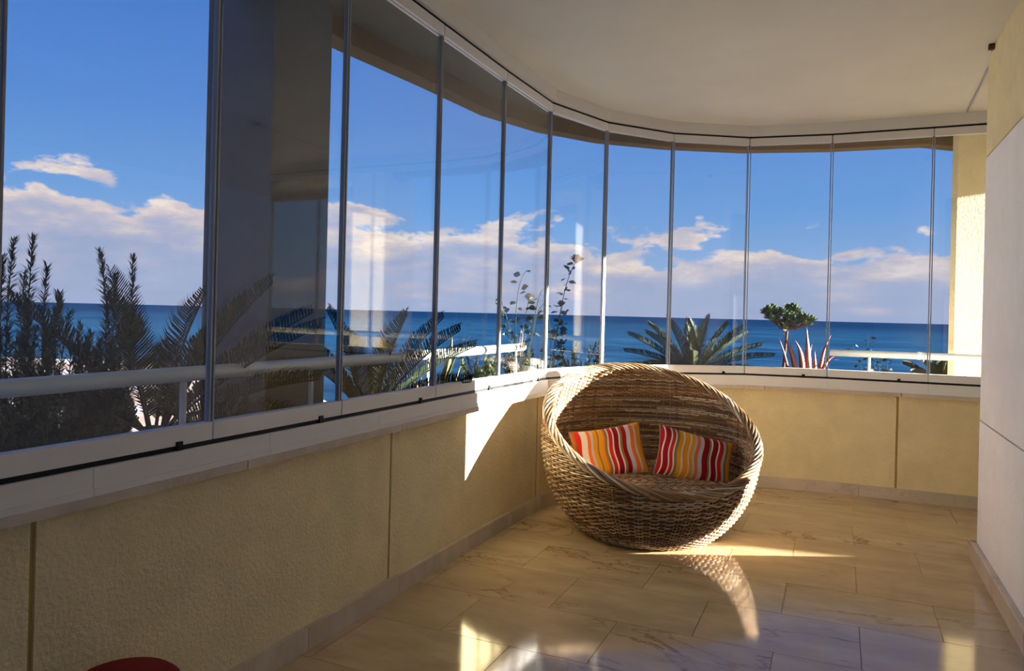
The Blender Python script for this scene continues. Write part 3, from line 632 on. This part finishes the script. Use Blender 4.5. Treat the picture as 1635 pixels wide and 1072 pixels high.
def mk_colored(name, V, F, C, material, parent, smooth=True):
    o = mk(name, V + np.array([CC[0], CC[1], 0]), F.tolist() if hasattr(F, 'tolist') else F, material, parent, smooth=smooth)
    at = o.data.color_attributes.new('Col', 'FLOAT_COLOR', 'CORNER'); nl = np.array([len(p) for p in (F if not hasattr(F, 'shape') else F)]) if not hasattr(F, 'shape') else np.full(len(F), F.shape[1])
    at.data.foreach_set('color', np.concatenate([np.repeat(C, nl, 0), np.ones((nl.sum(), 1))], 1).astype(np.float32).ravel()); return o
SMAX = pc[-1] - .02; SEAT = .278; THK = .038
V, F, C = weave_mesh('outer', 0, .006, SMAX); mk_colored('outer_weave', V, F, C, 'wicker', chair)['kind'] = 'stuff'
V, F, C = weave_mesh('inner', THK, .2, SMAX, SEAT - .03); mk_colored('inner_weave', V, F, C, 'wicker', chair)['kind'] = 'stuff'
# core shell between the two skins
N = 96; V = []; F = []; ns = 60
def s_rim(th_, off):
    lo, hi = .05, SMAX
    for _ in range(30):
        mid = (lo + hi) / 2; z, r = prof(mid); r -= off
        if z < cutz(r * math.cos(th_), r * math.sin(th_)): lo = mid
        else: hi = mid
    return lo
for off in (.010, THK - .010):
    for a in range(N):
        th_ = 2 * PI * a / N
        for s_ in np.linspace(.004, s_rim(th_, off) - .012, ns):
            z, r = prof(s_); z2, r2 = prof(s_ + .004); l = math.hypot(z2 - z, r2 - r); nr, nz = (z2 - z) / l, -(r2 - r) / l; rr = r - off * nr; zz = z - off * nz
            V.append((rr * math.cos(th_), rr * math.sin(th_), max(0.004, zz)))
half = N * ns
for h in range(2):
    for a in range(N):
        b = (a + 1) % N
        for i in range(ns - 1): F.append((h * half + a * ns + i, h * half + b * ns + i, h * half + b * ns + i + 1, h * half + a * ns + i + 1))
mk('frame_shell', np.array(V) + np.array([CC[0], CC[1], 0]), F, 'wicker_core', chair)
# rim path along the cut
def rim_point(th_, off):
    lo, hi = .05, SMAX
    for _ in range(40):
        mid = (lo + hi) / 2; z, r = prof(mid); r -= off
        if z < cutz(r * math.cos(th_), r * math.sin(th_)): lo = mid
        else: hi = mid
    z, r = prof(lo); z2, r2 = prof(lo + .004); l = math.hypot(z2 - z, r2 - r); return np.array([(r - off) * math.cos(th_), (r - off) * math.sin(th_), z]), np.array([(r2 - r) / l, (z2 - z) / l])
NR = 260; rc = []; ru = []; rn = []
for a in range(NR):
    th_ = 2 * PI * a / NR; p, tg = rim_point(th_, THK / 2); er = np.array([math.cos(th_), math.sin(th_), 0]); rc.append(p); ru.append(er * tg[0] + up * tg[1]); rn.append(er * tg[1] - up * tg[0])
rc, ru, rn = map(np.array, (rc, ru, rn)); NSTR = 9; TURN = 26
for k in range(NSTR):
    ph = 2 * PI * k / NSTR; a = np.linspace(0, 2 * PI, NR * 3, endpoint=False); idx = a / (2 * PI) * NR; i0 = np.floor(idx).astype(int) % NR; fr = (idx - np.floor(idx))[:, None]; i1 = (i0 + 1) % NR
    c_ = rc[i0] * (1 - fr) + rc[i1] * fr; u_ = ru[i0] * (1 - fr) + ru[i1] * fr; n_ = rn[i0] * (1 - fr) + rn[i1] * fr
    t_ = a * TURN / 3 + ph; P = c_ + u_ * (.015 * np.cos(t_) - .004)[:, None] + n_ * (.025 * np.sin(t_))[:, None]
    P = np.vstack([P, P[:1]]); v, f = tubeg(P, .0058, 6, False); f = np.array(f); cols = np.zeros((len(f), 3)); i = 0
    while i < len(f): L = rng.integers(150, 900); cols[i:i + L] = PAL[rng.choice(len(PAL), p=PALW)] * rng.uniform(.75, 1.15); i += L
    mk_colored('rim_strand', np.array(v), f, cols, 'wicker', chair)
# woven seat
z_in = SEAT; rs = float(np.interp(z_in, pz, prr)) - THK - .002; V = []; F = []; C = []; pitch = .0125; PER = .026
sx = np.array([-fd[1], fd[0]])                                          # strands run across the seat
for ri, v_ in enumerate(np.arange(-rs + .01, rs - .005, pitch)):
    half_ = math.sqrt(max(0, rs * rs - v_ * v_)); n = max(4, int(half_ * 2 / (PER / 4)));  u = np.linspace(-half_, half_, n); wz = .0036 * np.cos(u / PER * PI + PI * (ri % 2)); dome = .012 * (1 - (u * u + v_ * v_) / rs ** 2)
    b = len(V); cc = PAL[rng.choice(len(PAL), p=PALW)] * rng.uniform(.8, 1.1)
    for i in range(n):
        q = sx * u[i] + fd * v_; zz = z_in + wz[i] + dome[i]
        V += [(*(q - fd * .006), zz), (*q, zz + .0035), (*(q + fd * .006), zz), (*q, zz - .0035)]
    for i in range(n - 1):
        if i % 24 == 0: cc = PAL[rng.choice(len(PAL), p=PALW)] * rng.uniform(.8, 1.1)
        for k in range(4): F.append((b + i * 4 + k, b + i * 4 + (k + 1) % 4, b + i * 4 + 4 + (k + 1) % 4, b + i * 4 + 4 + k)); C.append(cc)
so_ = mk_colored('seat_weave', np.array(V), np.array(F), np.array(C), 'wicker', chair); so_['kind'] = 'stuff'
V = [(CC[0] + rs * math.cos(2 * PI * k / 48), CC[1] + rs * math.sin(2 * PI * k / 48), z) for z in (SEAT - .03, SEAT - .008) for k in range(48)]
mk('seat_base', V, [tuple(range(48))[::-1], tuple(range(48, 96))] + [(k, (k + 1) % 48, 48 + (k + 1) % 48, 48 + k) for k in range(48)], 'wicker_core', chair)
# ------------------------------------------------------------------ cushions
def cushion(center, xdir, ydir, w, h, t, material, label):
    x = np.array(xdir, float); x /= np.linalg.norm(x); y = np.array(ydir, float); y -= x * (y @ x); y /= np.linalg.norm(y); n = np.cross(x, y)
    nu, nv = 37, 23; V = []; F = []; UV = []
    for side in (1, -1):
        for i in range(nu):
            for j in range(nv):
                u = -1 + 2 * i / (nu - 1); v = -1 + 2 * j / (nv - 1)
                px = w / 2 * u * (1 - .07 * (1 - v * v) * abs(u) ** 3); py = h / 2 * v * (1 - .10 * (1 - u * u) * abs(v) ** 3)
                th = t * ((1 - u ** 4) * (1 - v ** 4)) ** .55 * (1 + .05 * math.sin(9 * u + 4 * v))
                V.append(np.array(center) + x * px + y * py + n * side * th); UV.append(((u + 1) / 2 + .012 * math.sin(5 * v + 2), (v + 1) / 2))
    k = nu * nv
    for sd in range(2):
        for i in range(nu - 1):
            for j in range(nv - 1):
                q = (i * nv + j, (i + 1) * nv + j, (i + 1) * nv + j + 1, i * nv + j + 1); F.append(tuple(sd * k + a for a in (q if sd == 0 else q[::-1])))
    o = thing('cushion', tuple(np.array(center) - np.array([0, 0, h * .4])), label, 'cushion', 'striped cushions in the wicker chair')
    c = mk('cover', V, F, material, o, smooth=True); uvl = c.data.uv_layers.new(name='UVMap')
    for lp in c.data.loops: uvl.data[lp.index].uv = UV[lp.vertex_index]
    e = [i * nv for i in range(nu)] + [(nu - 1) * nv + j for j in range(1, nv)] + [i * nv + nv - 1 for i in range(nu - 2, -1, -1)] + [j for j in range(nv - 2, 0, -1)]
    P = [V[i] for i in e]; P.append(P[0]); v_, f_ = tubeg(P, .0035, 6, False); mk('piping', v_, f_, 'rose_pale', o)
    return o
def cush_px(cx, cy, depth, tl, tr_, bl, w, h, t, lean, material, label):
    c = at_depth(cx, cy, depth); x = at_depth(*tr_, depth) - at_depth(*tl, depth); y = at_depth(*tl, depth) - at_depth(*bl, depth)
    y = y / np.linalg.norm(y); y = y + fw * lean; return cushion(c, x, y, w, h, t, material, label)
cush_px(972, 722, 4.18, (909, 697), (1018, 680), (935, 762), .41, .30, .060, .50, 'stripes_a', 'striped red, white and orange cushion on the left of the chair seat')
cush_px(1108, 732, 4.10, (1067, 684), (1180, 714), (1040, 745), .43, .295, .060, .55, 'stripes_b', 'striped dark red and yellow cushion on the right of the chair seat')
# ------------------------------------------------------------------ red stool, only its top shows at the lower left
rc_ = at_depth(196, 1084, 1.68); zt = rc_[2]; R = .125
o = thing('stool', (rc_[0], rc_[1], 0), 'dark red round padded stool whose top edge shows at lower left', 'stool')
V = []; F = []; n = 40; pr_ = [(R * .96, zt - .10), (R, zt - .09), (R, zt - .03), (R * .97, zt - .012), (R * .85, zt), (0.001, zt + .006)]
for r, z in pr_:
    for k in range(n): V.append((rc_[0] + r * math.cos(2 * PI * k / n), rc_[1] + r * math.sin(2 * PI * k / n), z))
for i in range(len(pr_) - 1):
    for k in range(n): F.append((i * n + k, i * n + (k + 1) % n, (i + 1) * n + (k + 1) % n, (i + 1) * n + k))
F.append(tuple(range(n))[::-1]); mk('seat', V, F, 'red_fabric', o, smooth=True)
for k in range(4):
    a = PI / 4 + k * PI / 2; v, f = tubeg([(rc_[0] + .10 * math.cos(a), rc_[1] + .10 * math.sin(a), zt - .10), (rc_[0] + .13 * math.cos(a), rc_[1] + .13 * math.sin(a), 0)], .013, 8); mk('leg', v, f, 'dark_red_rim', o)
